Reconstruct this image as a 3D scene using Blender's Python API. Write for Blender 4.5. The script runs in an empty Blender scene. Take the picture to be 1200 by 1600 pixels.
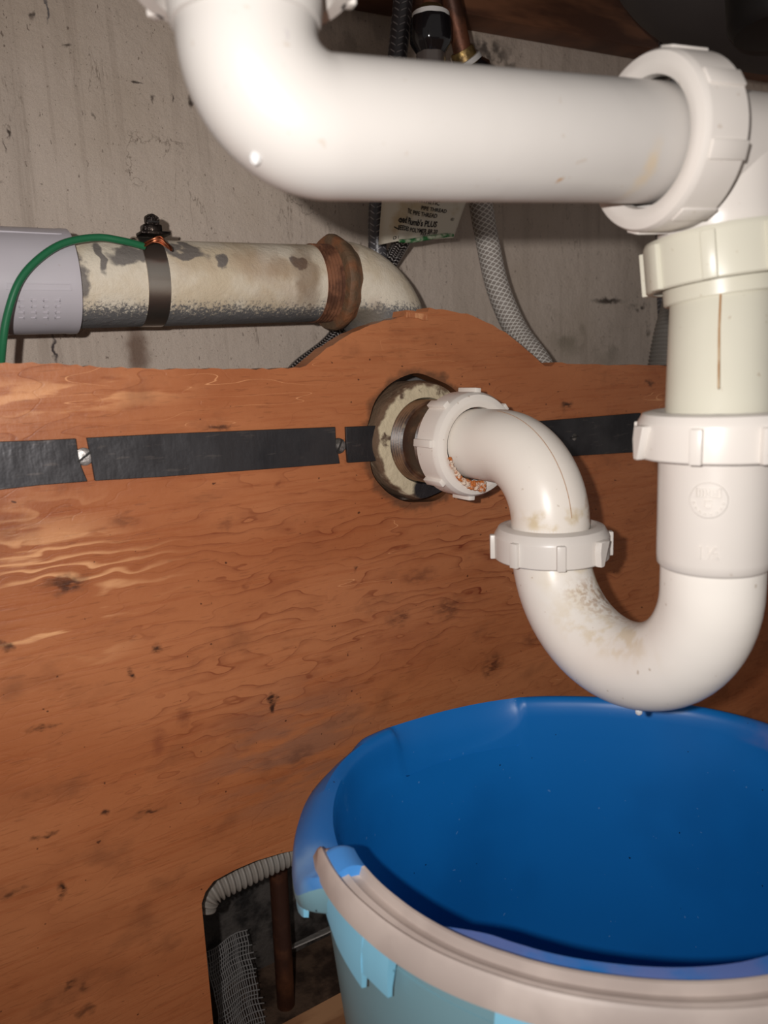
import bpy, bmesh, math, random
from mathutils import Vector, Matrix, noise as mnoise
random.seed(7)
PI = math.pi
SC = bpy.context.scene
COL = SC.collection

# ------------------------------------------------------------------ camera
CAMZ = 0.40
FPX = 1200.0
YAW, PITCH, ROLL = math.radians(32.3), math.atan(230/1200), math.radians(2.5)
FWD = Vector((math.sin(YAW)*math.cos(PITCH), math.cos(YAW)*math.cos(PITCH), -math.sin(PITCH)))
R0 = Vector((math.cos(YAW), -math.sin(YAW), 0))
U0 = R0.cross(FWD)
RGT = R0*math.cos(ROLL) - U0*math.sin(ROLL)
UPV = RGT.cross(FWD)
CAM = Vector((0, 0, CAMZ))
cd = bpy.data.cameras.new('camera')
cam = bpy.data.objects.new('camera', cd); COL.objects.link(cam)
m3 = Matrix((RGT, UPV, -FWD)).transposed()
cam.matrix_world = Matrix.Translation(CAM) @ m3.to_4x4()
cd.sensor_fit = 'VERTICAL'; cd.sensor_height = 36.0; cd.sensor_width = 27.0
cd.lens = 36.0*FPX/1600
cd.clip_start = 0.01; cd.clip_end = 20
cd.dof.use_dof = True; cd.dof.focus_distance = 0.44; cd.dof.aperture_fstop = 11.0
SC.camera = cam

# ------------------------------------------------------------------ light
w = bpy.data.worlds.new('world'); SC.world = w; w.use_nodes = True
bg = w.node_tree.nodes['Background']
bg.inputs[0].default_value = (1.0, 0.93, 0.88, 1); bg.inputs[1].default_value = 0.20
ld = bpy.data.lights.new('phone_flash', 'SPOT'); ld.energy = 5.5; ld.spot_size = math.radians(125); ld.spot_blend = 1.0; ld.shadow_soft_size = 0.0035
ld.color = (1.0, 0.965, 0.935)
lo = bpy.data.objects.new('phone_flash', ld); COL.objects.link(lo)
lo.location = CAM - RGT*0.030 + UPV*0.011 - FWD*0.030
lo.rotation_euler = (FWD*1.0 + RGT*0.08 + UPV*0.03).to_track_quat('-Z', 'Y').to_euler()
SC.view_settings.view_transform = 'Standard'; SC.view_settings.look = 'None'
SC.view_settings.exposure = 0.0; SC.view_settings.gamma = 1.0
SC.view_settings.use_curve_mapping = False

# ------------------------------------------------------------------ helpers
def V(x, y, z): return Vector((x, y, z + CAMZ))     # heights below are measured from the lens
def ray(px, py): return FWD + RGT*((px-600)/FPX) + UPV*((800-py)/FPX)
def P(px, py, d): return CAM + ray(px, py)*d
def W(px, py, Y):
    r = ray(px, py); return CAM + r*(Y/r.y)

def frame(D, ref=Vector((0, 0, 1))):
    D = D.normalized()
    if abs(D.dot(ref)) > 0.98: ref = Vector((0, -1, 0))
    u = (ref - D*ref.dot(D)).normalized(); v = D.cross(u)
    return D, u, v

class MB:
    def __init__(s):
        s.bm = bmesh.new(); s.uv = s.bm.loops.layers.uv.new('UVMap')
    def ring(s, c, u, v, r, n, rv=None):
        rv = r if rv is None else rv
        return [s.bm.verts.new(c + u*(math.cos(2*PI*i/n)*r) + v*(math.sin(2*PI*i/n)*rv)) for i in range(n)]
    def bridge(s, a, b, va=0, vb=1):
        n = len(a)
        for i in range(n):
            j = (i+1) % n
            f = s.bm.faces.new((a[i], a[j], b[j], b[i]))
            for l, uvc in zip(f.loops, ((i/n, va), ((i+1)/n, va), ((i+1)/n, vb), (i/n, vb))): l[s.uv].uv = uvc
    def cap(s, a, flip=False):
        s.bm.faces.new(a[::-1] if flip else a)
    def lathe(s, A, D, prof, n=64, cap=True, ref=Vector((0, 0, 1)), rfun=None):
        """prof: (h, r) along axis D from point A"""
        D, u, v = frame(D, ref); prev = None; L = 0; lastp = None; first = None
        for h, r in prof:
            if rfun:
                rg = [s.bm.verts.new(A + D*h + (u*math.cos(2*PI*i/n)+v*math.sin(2*PI*i/n))*rfun(2*PI*i/n, h, r)) for i in range(n)]
            else: rg = s.ring(A + D*h, u, v, r, n)
            if first is None: first = rg
            if prev is not None:
                L2 = L + math.hypot(h-lastp[0], r-lastp[1]); s.bridge(prev, rg, L*100, L2*100); L = L2
            prev = rg; lastp = (h, r)
        if cap: s.cap(first, True); s.cap(prev)
        return s
    def tube(s, pts, r, n=32, cap=True, closed_uv=1.0, hollow=None):
        pts = [Vector(p) for p in pts]; N = len(pts)
        rad = r if isinstance(r, (list, tuple)) else [r]*N
        tg = []
        for i in range(N):
            a = pts[max(i-1, 0)]; b = pts[min(i+1, N-1)]; tg.append((b-a).normalized())
        _, u, v = frame(tg[0]); prev = None; L = 0; first = None
        for i in range(N):
            t = tg[i]; u = (u - t*u.dot(t)).normalized(); v = t.cross(u)
            rg = s.ring(pts[i], u, v, rad[i], n)
            if first is None: first = rg
            if prev is not None:
                L2 = L + (pts[i]-pts[i-1]).length; s.bridge(prev, rg, L*100, L2*100); L = L2
            prev = rg
        if cap: s.cap(first, True); s.cap(prev)
        return s
    def box(s, c, sx, sy, sz, X=Vector((1,0,0)), Y=Vector((0,1,0)), Z=Vector((0,0,1)), bev=0.0):
        b2 = bmesh.new(); bmesh.ops.create_cube(b2, size=1.0)
        for vt in b2.verts: vt.co = Vector((vt.co.x*sx, vt.co.y*sy, vt.co.z*sz))
        if bev > 0: bmesh.ops.bevel(b2, geom=list(b2.edges), offset=bev, segments=2, affect='EDGES', profile=0.5)
        s.add(b2, lambda p: c + X*p.x + Y*p.y + Z*p.z); return s
    def prism(s, poly, c, X, Y, Z, h, bev=0):
        """flat outline poly (x,y) extruded by h along Z, centred on c"""
        b2 = bmesh.new()
        vs = [b2.verts.new((x, y, -h/2)) for x, y in poly]; f = b2.faces.new(vs)
        r = bmesh.ops.extrude_face_region(b2, geom=[f])
        for e in r['geom']:
            if isinstance(e, bmesh.types.BMVert): e.co.z += h
        bmesh.ops.recalc_face_normals(b2, faces=b2.faces)
        if bev > 0: bmesh.ops.bevel(b2, geom=list(b2.edges), offset=bev, segments=1, affect='EDGES')
        s.add(b2, lambda p: c + X*p.x + Y*p.y + Z*p.z); return s
    def add(s, b2, fn):
        mp = {}
        for vt in b2.verts: mp[vt] = s.bm.verts.new(fn(vt.co))
        for f in b2.faces:
            try: s.bm.faces.new([mp[q] for q in f.verts])
            except ValueError: pass
        b2.free()
    def sphere(s, c, rx, ry=None, rz=None, seg=24, rings=14):
        b2 = bmesh.new(); bmesh.ops.create_uvsphere(b2, u_segments=seg, v_segments=rings, radius=1)
        ry = ry or rx; rz = rz or rx
        s.add(b2, lambda p: Vector((c.x+p.x*rx, c.y+p.y*ry, c.z+p.z*rz))); return s

def tag(o, label=None, cat=None, group=None, kind=None):
    if label: o['label'] = label
    if cat: o['category'] = cat
    if group: o['group'] = group
    if kind: o['kind'] = kind
    return o

def obj(name, mb, mat, parent=None, sharp=35, recalc=True):
    bm = mb.bm if isinstance(mb, MB) else mb
    if recalc: bmesh.ops.recalc_face_normals(bm, faces=bm.faces)
    me = bpy.data.meshes.new(name)
    lo_ = Vector((1e9,)*3); hi = -lo_
    for v in bm.verts:
        for k in range(3):
            lo_[k] = min(lo_[k], v.co[k]); hi[k] = max(hi[k], v.co[k])
    org = Vector(((lo_.x+hi.x)/2, (lo_.y+hi.y)/2, lo_.z))
    for v in bm.verts: v.co -= org
    bm.to_mesh(me); bm.free()
    for p in me.polygons: p.use_smooth = True
    me.set_sharp_from_angle(angle=math.radians(sharp))
    me.materials.append(mat)
    o = bpy.data.objects.new(name, me); COL.objects.link(o)
    wl = org.copy()
    if parent is not None:
        o.parent = parent
        q = parent; off = Vector((0,0,0))
        while q is not None: off += q.location; q = q.parent
        wl = org - off
    o.location = wl
    return o

def empty(name, loc, label, cat, group=None):
    o = bpy.data.objects.new(name, None); COL.objects.link(o); o.location = loc
    o.empty_display_size = 0.01
    return tag(o, label, cat, group)

def arc_pts(pts, n=24):
    """Catmull-Rom through control points"""
    pts = [Vector(p) for p in pts]; out = []
    for i in range(len(pts)-1):
        p0 = pts[max(i-1,0)]; p1 = pts[i]; p2 = pts[i+1]; p3 = pts[min(i+2,len(pts)-1)]
        for k in range(n):
            t = k/n
            out.append(0.5*((2*p1)+(p2-p0)*t+(2*p0-5*p1+4*p2-p3)*t*t+(3*p1-p0-3*p2+p3)*t**3))
    out.append(pts[-1]); return out

def bend(a, c, b, R, n=20):
    """straight a->c->b with corner at c rounded with radius R"""
    d1 = (a-c).normalized(); d2 = (b-c).normalized(); ang = d1.angle(d2)
    t = R/math.tan(ang/2); s1 = c+d1*t; s2 = c+d2*t
    ctr = c + (d1+d2).normalized()*(R/math.sin(ang/2))
    e1 = (s1-ctr).normalized(); e2 = (s2-ctr).normalized(); tot = e1.angle(e2)
    pts = []
    for k in range(n+1):
        q = k/n
        pts.append(ctr + (e1*math.sin((1-q)*tot)+e2*math.sin(q*tot))/math.sin(tot)*R)
    return [a]+pts+[b]

# ------------------------------------------------------------------ materials
def lin(c):
    if isinstance(c, (int, float)): c = (c, c, c)
    f = lambda v: (v/255/12.92) if v/255 <= 0.04045 else ((v/255+0.055)/1.055)**2.4
    return (f(c[0]), f(c[1]), f(c[2]), 1)

class M:
    def __init__(s, name, rough=0.5, metal=0.0, spec=0.5, coat=0.0, ior=None):
        s.m = bpy.data.materials.new(name); s.m.use_nodes = True
        s.nt = s.m.node_tree; s.b = s.nt.nodes['Principled BSDF']
        s.b.inputs['Roughness'].default_value = rough; s.b.inputs['Metallic'].default_value = metal
        s.b.inputs['Specular IOR Level'].default_value = spec
        s.b.inputs['Coat Weight'].default_value = coat; s.b.inputs['Coat Roughness'].default_value = 0.1
        if ior: s.b.inputs['IOR'].default_value = ior
        s._pos = None; s.bump_chain = None
    def n(s, t, **k):
        nd = s.nt.nodes.new(t)
        for a, b in k.items(): setattr(nd, a, b)
        return nd
    def link(s, a, b):
        if isinstance(a, (int, float)): b.default_value = a
        elif isinstance(a, (tuple, Vector)): b.default_value = tuple(a)
        else: s.nt.links.new(a, b)
    @property
    def pos(s):
        if s._pos is None: s._pos = s.n('ShaderNodeNewGeometry').outputs['Position']
        return s._pos
    def uvs(s):
        t = s.n('ShaderNodeUVMap'); t.uv_map = 'UVMap'; return t.outputs[0]
    def math(s, op, a, b=0.0, c=0.0, clamp=False):
        nd = s.n('ShaderNodeMath', operation=op, use_clamp=clamp)
        s.link(a, nd.inputs[0]); s.link(b, nd.inputs[1]); s.link(c, nd.inputs[2]); return nd.outputs[0]
    def vm(s, op, a, b=(0,0,0)):
        nd = s.n('ShaderNodeVectorMath', operation=op); s.link(a, nd.inputs[0]); s.link(b, nd.inputs[1])
        return nd.outputs[1] if op in ('LENGTH', 'DOT_PRODUCT', 'DISTANCE') else nd.outputs[0]
    def xyz(s, v):
        nd = s.n('ShaderNodeSeparateXYZ'); s.link(v, nd.inputs[0]); return nd.outputs
    def comb(s, x, y, z):
        nd = s.n('ShaderNodeCombineXYZ'); s.link(x, nd.inputs[0]); s.link(y, nd.inputs[1]); s.link(z, nd.inputs[2]); return nd.outputs[0]
    def step(s, v, lo, hi):
        nd = s.n('ShaderNodeMapRange', interpolation_type='SMOOTHSTEP')
        s.link(v, nd.inputs[0]); s.link(lo, nd.inputs[1]); s.link(hi, nd.inputs[2]); return nd.outputs[0]
    def noise(s, scale, lo=0.4, hi=0.6, stretch=(1,1,1), detail=4, rough=0.55, off=(0,0,0), dist=0.0, vec=None, raw=False):
        v = vec if vec is not None else s.pos
        v = s.vm('MULTIPLY', v, stretch); v = s.vm('ADD', v, off)
        nd = s.n('ShaderNodeTexNoise'); s.link(v, nd.inputs['Vector'])
        nd.inputs['Scale'].default_value = scale; nd.inputs['Detail'].default_value = detail
        nd.inputs['Roughness'].default_value = rough; nd.inputs['Distortion'].default_value = dist
        f = nd.outputs[0]
        return f if raw else s.step(f, lo, hi)
    def warped(s, scale, amp, detail=3):
        nd = s.n('ShaderNodeTexNoise'); s.link(s.pos, nd.inputs['Vector'])
        nd.inputs['Scale'].default_value = scale; nd.inputs['Detail'].default_value = detail
        return s.vm('ADD', s.pos, s.vm('MULTIPLY', s.vm('SUBTRACT', nd.outputs[1], (0.5,0.5,0.5)), (amp,amp,amp)))
    def spot(s, vec, c, r, soft=0.5):
        """1 inside an ellipsoid (c, radii r), falling to 0 at its edge"""
        d = s.vm('LENGTH', s.vm('DIVIDE', s.vm('SUBTRACT', vec, tuple(c)), tuple(r)))
        return s.step(d, 1.0, 1.0-soft)
    def mul(s, a, b): return s.math('MULTIPLY', a, b)
    def mx(s, a, b): return s.math('MAXIMUM', a, b)
    def mix(s, f, a, b):
        nd = s.n('ShaderNodeMix', data_type='RGBA')
        s.link(f, nd.inputs[0]); s.link(a, nd.inputs[6]); s.link(b, nd.inputs[7]); return nd.outputs[2]
    def bump(s, h, strength=0.3, dist=0.001):
        nd = s.n('ShaderNodeBump'); nd.inputs['Strength'].default_value = strength; nd.inputs['Distance'].default_value = dist
        s.link(h, nd.inputs['Height'])
        if s.bump_chain is not None: s.link(s.bump_chain, nd.inputs['Normal'])
        s.bump_chain = nd.outputs[0]
    def rgh(s, v): s.link(v, s.b.inputs['Roughness'])
    def done(s, col):
        s.link(col, s.b.inputs['Base Color'])
        if s.bump_chain is not None: s.link(s.bump_chain, s.b.inputs['Normal'])
        return s.m

def mat_pvc(name, base, dirt=(150,120,80), amount=0.4, rough=0.33, spots=()):
    m = M(name, rough=rough, spec=0.45)
    m.b.inputs['Subsurface Weight'].default_value = 0.0
    c = lin(base)
    c = m.mix(m.mul(m.noise(18, 0.45, 0.75, detail=2), 0.35), c, lin(tuple(b*0.93 for b in base)))
    c = m.mix(m.mul(m.noise(300, 0.74, 0.79, detail=1, off=(3,1,2)), amount), c, lin(dirt))
    wv = m.warped(160, 0.006)
    for ctr, r, colr, amt, sp in spots:
        f = m.spot(wv, ctr, r, 0.7)
        if sp: f = m.mul(f, m.noise(sp, 0.42, 0.62, detail=4))
        c = m.mix(m.mul(f, amt), c, lin(colr))
    m.bump(m.noise(60, 0.3, 0.7, detail=1), 0.08, 0.001)
    return m.done(c)

def mat_ply():
    m = M('plywood', rough=0.42, spec=0.35)
    p = m.xyz(m.pos); x, z = p[0], p[2]
    # rotary cut figure: contour lines of a stretched height field
    A = m.noise(1, raw=True, stretch=(3.2, 1, 10.0), detail=4, rough=0.55, off=(2.3, 0, 0.4))
    B = m.noise(1, raw=True, stretch=(26, 1, 75), detail=2, off=(7, 2, 0))
    # broad zone right of centre where the figure is dense and wavy
    zone = m.spot(m.pos, V(0.27, 0.375, -0.12), (0.20, 9, 0.16), 0.9)
    ph = m.math('ADD', m.math('ADD', m.mul(A, 15.0), m.mul(z, 105.0)), m.mul(B, 3.2))
    fr = m.math('FRACT', ph)
    line = m.mx(m.mul(m.mul(m.step(fr, 0.45, 0.95), m.step(fr, 1.0, 0.985)), .45), m.mul(m.step(fr, .86, .95), m.step(fr, 1.0, .97)))
    fine = m.noise(1, 0.50, 0.72, stretch=(22, 1, 420), detail=3, off=(1, 0, 9))
    pore = m.noise(1, 0.62, 0.70, stretch=(90, 1, 900), detail=2, off=(4, 0, 2))
    c = lin((184, 116, 75))
    c = m.mix(m.noise(5, 0.35, 0.7, stretch=(1,1,2.5), detail=3), c, lin((166, 97, 58)))
    c = m.mix(m.mul(m.noise(13, 0.5, 0.75, stretch=(1,1,2.0), detail=5, off=(5,5,5)), 0.5), c, lin((140, 78, 46)))
    c = m.mix(m.mul(fine, 0.28), c, lin((150, 74, 38)))
    msk = m.math('ADD', m.mul(m.noise(6, 0.42, 0.68, off=(9,0,3), detail=2), 0.55), m.mul(zone, 0.6), clamp=True)
    c = m.mix(m.mul(m.mul(m.mul(line, msk), m.noise(1, .30, .62, stretch=(30, 1, 90), detail=3, off=(8,1,8))), 0.95), c, lin((112, 44, 22)))
    c = m.mix(m.mul(pore, 0.25), c, lin((90, 45, 25)))
    # pale raised figure at the upper left
    pale = m.mul(m.spot(m.pos, V(0.045, 0.375, -0.095), (0.085, 9, 0.055), 0.9), m.mul(m.step(fr, 0.25, 0.36), m.step(fr, 0.75, 0.40)))
    pale = m.mul(pale, m.noise(1, .42, .58, stretch=(14, 1, 60), detail=5, off=(3,3,0)))
    pale = m.mx(pale, m.mul(m.spot(m.pos, V(0.050, 0.375, -0.100), (0.060, 9, 0.050), 0.8), m.noise(1, .56, .61, stretch=(9, 1, 75), detail=4, off=(1,0,6))))
    c = m.mix(m.mul(pale, 0.75), c, lin((246, 186, 134)))
    pale2 = m.mul(m.spot(m.pos, V(0.06, 0.375, -0.008), (0.09, 9, 0.012), 0.9), m.noise(1, 0.5, 0.62, stretch=(30,1,160), detail=3))
    c = m.mix(m.mul(pale2, 0.6), c, lin((240, 176, 124)))
    # greyish wear by the lower centre, beside the tub
    wear = m.mul(m.spot(m.pos, V(0.17, 0.375, -0.215), (0.085, 9, 0.055), 0.9), m.noise(1, 0.38, 0.62, stretch=(25,1,110), detail=5, off=(0,0,5)))
    c = m.mix(m.mul(wear, 0.5), c, lin((120, 92, 80)))
    # stains, knots and nicks with shapes of their own
    wv = m.warped(130, 0.012, 6)
    tex = m.math('ADD', m.mul(m.noise(1, .36, .56, stretch=(160, 1, 420), detail=5), .75), .25)
    def st(px, py, rx, rz, colr, amt, soft=0.85):
        nonlocal c
        q = W(px, py, 0.375)
        c = m.mix(m.mul(m.mul(m.spot(wv, (q.x, 0.375, q.z), (rx*1.15, 9, rz*1.15), soft), tex), amt), c, lin(colr))
    dk = (52, 30, 22)
    for a in ((105, 912, .011, .006, dk, .85), (190, 815, .010, .005, (100,52,32), .55), (425, 1097, .0035, .007, dk, .95, .5),
              (245, 1010, .003, .003, dk, .9), (203, 1056, .0028, .0028, dk, 1), (72, 1306, .008, .0022, dk, .85), (97, 1392, .003, .005, dk, .95),
              (230, 1270, .009, .0022, dk, .8), (163, 1270, .003, .002, dk, .9), (20, 1395, .008, .0025, dk, .7), (70, 1137, .008, .0016, dk, .8),
              (12, 1010, .004, .003, dk, .8), (553, 886, .002, .002, dk, .9), (385, 915, .003, .003, (110,50,30), .8), (435, 755, .004, .004, (110,50,30), .6),
              (285, 1120, .004, .006, (110,55,35), .6), (248, 1160, .006, .008, (120,60,40), .5), (770, 1040, .012, .010, (70,34,24), .75),
              (625, 965, .010, .007, (75,38,28), .7), (700, 950, .014, .009, (80,42,30), .6), (655, 900, .016, .006, (90,46,30), .5),
              (885, 633, .008, .005, dk, .9), (1045, 760, .004, .004, dk, .7), (340, 668, .010, .0016, dk, .8), (720, 640, .02, .006, (60,36,28), .6),
              (132, 1540, .003, .004, dk, .6), (112, 1542, .003, .003, dk, .8), (135, 1580, .005, .004, dk, .6), (760, 765, .006, .008, (60,34,26), .7),
              (350, 820, .008, .004, (105,56,36), .5), (470, 1180, .012, .008, (95,60,48), .5), (540, 1120, .02, .004, (105,66,50), .4),
              (1015, 600, .006, .003, dk, .7), (905, 705, .03, .005, (80,40,25), .5), (560, 1230, .02, .006, (105,75,64), .5), (830, 1000, .01, .006, (90,45,32), .5)):
        st(*a)
    spk = m.noise(330, 0.765, 0.79, detail=1)
    c = m.mix(m.mul(spk, 0.8), c, lin((60, 32, 22)))
    blot = m.mul(m.noise(22, .54, .70, detail=6, off=(3,0,8), stretch=(1,1,1.5)), .40)
    c = m.mix(blot, c, lin((104, 60, 40)))
    scr = m.noise(1, raw=True, stretch=(7, 1, 60), detail=2, off=(11, 0, 3))
    scl = m.mul(m.step(m.math('ABSOLUTE', m.math('SUBTRACT', scr, .53)), .0022, 0), m.noise(11, .56, .62, off=(6,6,6), detail=2))
    c = m.mix(m.mul(scl, .7), c, lin((236, 170, 120)))
    # dark stained rim round the pipe hole
    hub = W(657, 688, 0.375)
    d = m.vm('LENGTH', m.mul3(m.vm('SUBTRACT', wv, (hub.x, 0.375, hub.z)), (1,0,1)))
    ringf = m.mul(m.step(d, .044, .039), 1.0)
    c = m.mix(m.mul(ringf, 0.7), c, lin((84, 60, 44)))
    m.bump(m.math('ADD', m.mul(line, -0.6), m.mul(fine, -0.5)), 0.25, 0.0006)
    m.bump(m.noise(200, 0.3, 0.7, detail=3), 0.12, 0.0006)
    return m.done(c)
M.mul3 = lambda s, a, b: s.vm('MULTIPLY', a, b)

WY = 0.525
def mat_concrete():
    m = M('painted_concrete', rough=0.7, spec=0.2)
    c = lin((214, 198, 184))
    c = m.mix(m.noise(7, 0.35, 0.7, detail=5), c, lin((198, 181, 164)))
    c = m.mix(m.mul(m.noise(1, 0.48, 0.72, stretch=(55, 1, 4), detail=4), 0.25), c, lin((158, 143, 130)))
    c = m.mix(m.mul(m.noise(1, 0.60, 0.72, stretch=(150, 1, 9), detail=3, off=(4,0,1)), 0.15), c, lin((128, 112, 98)))
    drip = m.noise(1, 0.54, 0.60, stretch=(210, 1, 5), detail=3, off=(9,0,2))
    c = m.mix(m.mul(m.mul(drip, m.noise(9, .42, .6, off=(2,2,2), detail=2)), .16), c, lin((136, 118, 104)))
    c = m.mix(m.mul(m.noise(1400, .4, .62, detail=2), .14), c, lin((140, 124, 108)))
    flk = m.noise(1, .70, .73, stretch=(420, 1, 190), detail=2, off=(5,0,5))
    c = m.mix(m.mul(flk, .6), c, lin((84, 66, 56)))
    # hairline cracks
    def crack(scale, st, lo, amt, off, msk):
        nonlocal c
        n = m.noise(scale, raw=True, stretch=st, detail=5, rough=0.6, off=off)
        l = m.step(m.math('ABSOLUTE', m.math('SUBTRACT', n, 0.5)), lo, 0.0)
        c = m.mix(m.mul(m.mul(l, msk), amt), c, lin((95, 78, 66)))
    crack(14, (3.0, 1, 0.5), 0.007, 0.55, (2,0,4), m.noise(16, 0.52, 0.62, off=(3,3,3), detail=2))
    crack(30, (1.0, 1, 1.0), 0.012, 0.5, (8,0,1), m.noise(18, 0.60, 0.68, off=(1,7,3), detail=2))
    c = m.mix(m.mul(m.noise(520, 0.68, 0.74, detail=1), 0.5), c, lin((110, 96, 84)))
    wv = m.warped(150, 0.008, 5)
    def st(px, py, rx, rz, colr, amt, sp=None):
        nonlocal c
        q = W(px, py, WY); f = m.spot(wv, (q.x, WY, q.z), (rx, 9, rz), 0.8)
        if sp: f = m.mul(f, m.noise(sp, 0.45, 0.6, detail=4))
        c = m.mix(m.mul(f, amt), c, lin(colr))
    st(215, 550, .012, .028, (96, 62, 40), .75)
    st(760, 75, .030, .012, (70, 62, 58), .8, 60); st(800, 110, .02, .03, (110, 100, 92), .6, 90)
    st(770, 100, .03, .02, (80, 72, 66), .7, 120); st(640, 130, .03, .03, (80, 72, 66), .5, 120)
    st(950, 470, .030, .0035, (66, 56, 50), .9); st(1000, 480, .022, .006, (58, 50, 44), .9, 150)
    st(1012, 510, .006, .020, (66, 56, 50), .8, 90); st(890, 520, .035, .030, (140, 130, 112), .6, 30)
    st(950, 540, .03, .03, (150, 140, 126), .5, 30); st(13, 208, .0012, .0045, (60, 48, 42), .9); st(8, 230, .0006, .005, (60, 48, 42), .7)
    st(105, 70, .004, .0012, (60, 48, 42), .8); st(50, 25, .002, .004, (60,48,42), .8); st(213, 128, .0045, .0012, (50,42,40), .9); st(240, 155, .0012, .003, (60,48,42), .7); st(270, 155, .0010, .0035, (60,48,42), .7); st(145, 180, .001, .004, (60,48,42), .5)
    st(297, 158, .002, .006, (60,48,42), .9); st(85, 545, .0018, .014, (40, 30, 40), .9); st(73, 15, .0009, .010, (60,64,74), .8)
    st(560, 50, .05, .03, (110, 100, 92), .4, 60)
    m.bump(m.noise(90, 0.3, 0.7, detail=6, rough=0.65), 0.35, 0.0015)
    m.bump(m.noise(500, 0.3, 0.7, detail=2), 0.2, 0.0006)
    return m.done(c)

PVC = mat_pvc('white_pvc', (219, 212, 205), amount=0.25)  # white bases graded against flash falloff: fittings nearer the flash are coloured darker
PVC_TRAP = mat_pvc('stained_white_pvc', (238, 232, 224), amount=0.45, spots=(
    (P(925, 905, .36), (.026, .05, .014), (204, 180, 124), .55, 60),
    (P(975, 940, .345), (.020, .05, .012), (160, 116, 64), .6, 420),
    (P(965, 985, .33), (.016, .05, .016), (204, 178, 124), .45, 130), (P(1000, 955, .34), (.008, .05, .004), (130, 94, 60), .6, 300),
    (P(955, 930, .36), (.006, .02, .006), (120, 80, 45), .8, 300)))
PVC_ELBOW = mat_pvc('elbow_white_pvc', (238, 230, 220), amount=0.3, spots=(
    (P(870, 812, .36), (.028, .03, .006), (198, 172, 116), .6, 90),
    (P(915, 800, .37), (.006, .02, .012), (170, 120, 70), .6, 150)))
PVC_NUT2 = mat_pvc('rust_stained_pvc', (234, 226, 217), amount=0.5, spots=(
    (P(765, 748, .385), (.016, .02, .010), (176, 98, 40), .95, 90),
    (P(738, 720, .385), (.005, .02, .014), (170, 100, 50), .8, 120)))
PVC_YEL = mat_pvc('yellowed_pvc', (208, 204, 188), amount=0.3)
PVC_GREY = mat_pvc('pale_grey_pvc', (204, 198, 204), amount=0.15)
PLY = mat_ply()
CONC = mat_concrete()

def mat_simple(name, col, rough=.5, metal=0, spec=.5, col2=None, sc=30, bump=0, coat=0, lo=.4, hi=.6, stretch=(1,1,1), ior=None):
    m = M(name, rough=rough, metal=metal, spec=spec, coat=coat, ior=ior)
    c = lin(col)
    if col2: c = m.mix(m.noise(sc, lo, hi, stretch=stretch), c, lin(col2))
    if bump: m.bump(m.noise(sc*3, .3, .7), bump, .0008)
    return m.done(c)

# ------------------------------------------------------------------ the setting
def slab(name, x0, x1, y0, y1, z0, z1, mat, kind='structure'):
    mb = MB(); mb.box(Vector(((x0+x1)/2, (y0+y1)/2, (z0+z1)/2)), x1-x0, y1-y0, z1-z0)
    o = obj(name, mb, mat); o['kind'] = kind; return o

WOODDK = mat_simple('brown_beam_wood', (128, 84, 58), .6, col2=(84, 52, 36), sc=8, stretch=(1,1,6), bump=.3)
FLOORW = mat_simple('cabinet_floor_wood', (186, 138, 100), .55, col2=(150, 104, 72), sc=14, stretch=(1,4,1), bump=.1)
DIRT = mat_simple('dirt', (96, 76, 62), .9, col2=(58, 44, 36), sc=45, bump=.6, spec=.2)
STONE = mat_simple('dark_foundation', (88, 82, 78), .45, col2=(40, 37, 36), sc=60, bump=.5, lo=.38, hi=.66)
slab('wall_back', -0.9, 1.6, WY, 0.58, CAMZ-0.28, CAMZ+0.46, CONC)
slab('wall_foundation', -0.9, 1.6, 0.505, 0.58, -0.12, CAMZ-0.28, STONE)
slab('floor', -0.9, 1.6, -0.6, 0.388, -0.02, 0.0, FLOORW)
slab('floor_cavity', -0.9, 1.6, 0.388, 0.505, -0.12, -0.062, DIRT)
slab('ceiling', -0.9, 1.6, 0.10, 0.58, CAMZ+0.46, CAMZ+0.48, WOODDK)
bm_ = MB(); bm_.box(V(0.35, 0.512, 0.367), 2.4, 0.026, 0.225, X=Vector((1,0,.05)).normalized(), Z=Vector((-.05,0,1)).normalized(), bev=.002)
t = obj('trim_1', bm_, WOODDK); t['kind'] = 'structure'

# ------------------------------------------------------------------ plywood panel
top = [(-80,562),(0,566),(60,567),(120,571),(180,574),(240,576),(330,576),(400,577),(450,575),(478,572),(490,562),(510,545),(550,520),(600,501),(632,494),
       (634,486),(668,487),(671,481),(700,484),(740,493),(790,519),(820,545),(846,567),(852,572),(862,572),(868,567),(960,570),(1040,571),(1200,569),(1500,566)]
PY0, PYT = 0.375, 0.388
def outline():
    o2 = []
    for i in range(len(top)-1):
        a, b = top[i], top[i+1]; n = max(1, int(abs(b[0]-a[0])/9))
        for k in range(n):
            t_ = k/n; q = W(a[0]+(b[0]-a[0])*t_, a[1]+(b[1]-a[1])*t_, PY0)
            o2.append((q.x, q.z + random.uniform(-1, 1)*0.0005))
    q = W(*top[-1], PY0); o2.append((q.x, q.z))
    return o2
o2 = outline(); XR = o2[-1][0]
cut = [(333,1600),(315,1412),(321,1394),(334,1377),(365,1360),(400,1345),(440,1333),(470,1327)]
cw = [W(a, b, PY0) for a, b in cut]
cx0 = cw[1].x
loop = o2 + [(XR, 0.0), (0.36, 0.0), (0.355, 0.09), (0.33, 0.125), (0.26, 0.128), (0.20, cw[-1].z+.002)] + [(q.x, q.z) for q in cw[::-1][:-1]] + [(cw[0].x, 0.0), (-0.25, 0.0), (-0.25, o2[0][1])]
HUB = W(657, 688, 0.375)
HX, HZ = HUB.x, HUB.z
cu = bpy.data.curves.new('plycurve', 'CURVE'); cu.dimensions = '2D'; cu.fill_mode = 'BOTH'; cu.extrude = (PYT-PY0)/2
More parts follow.
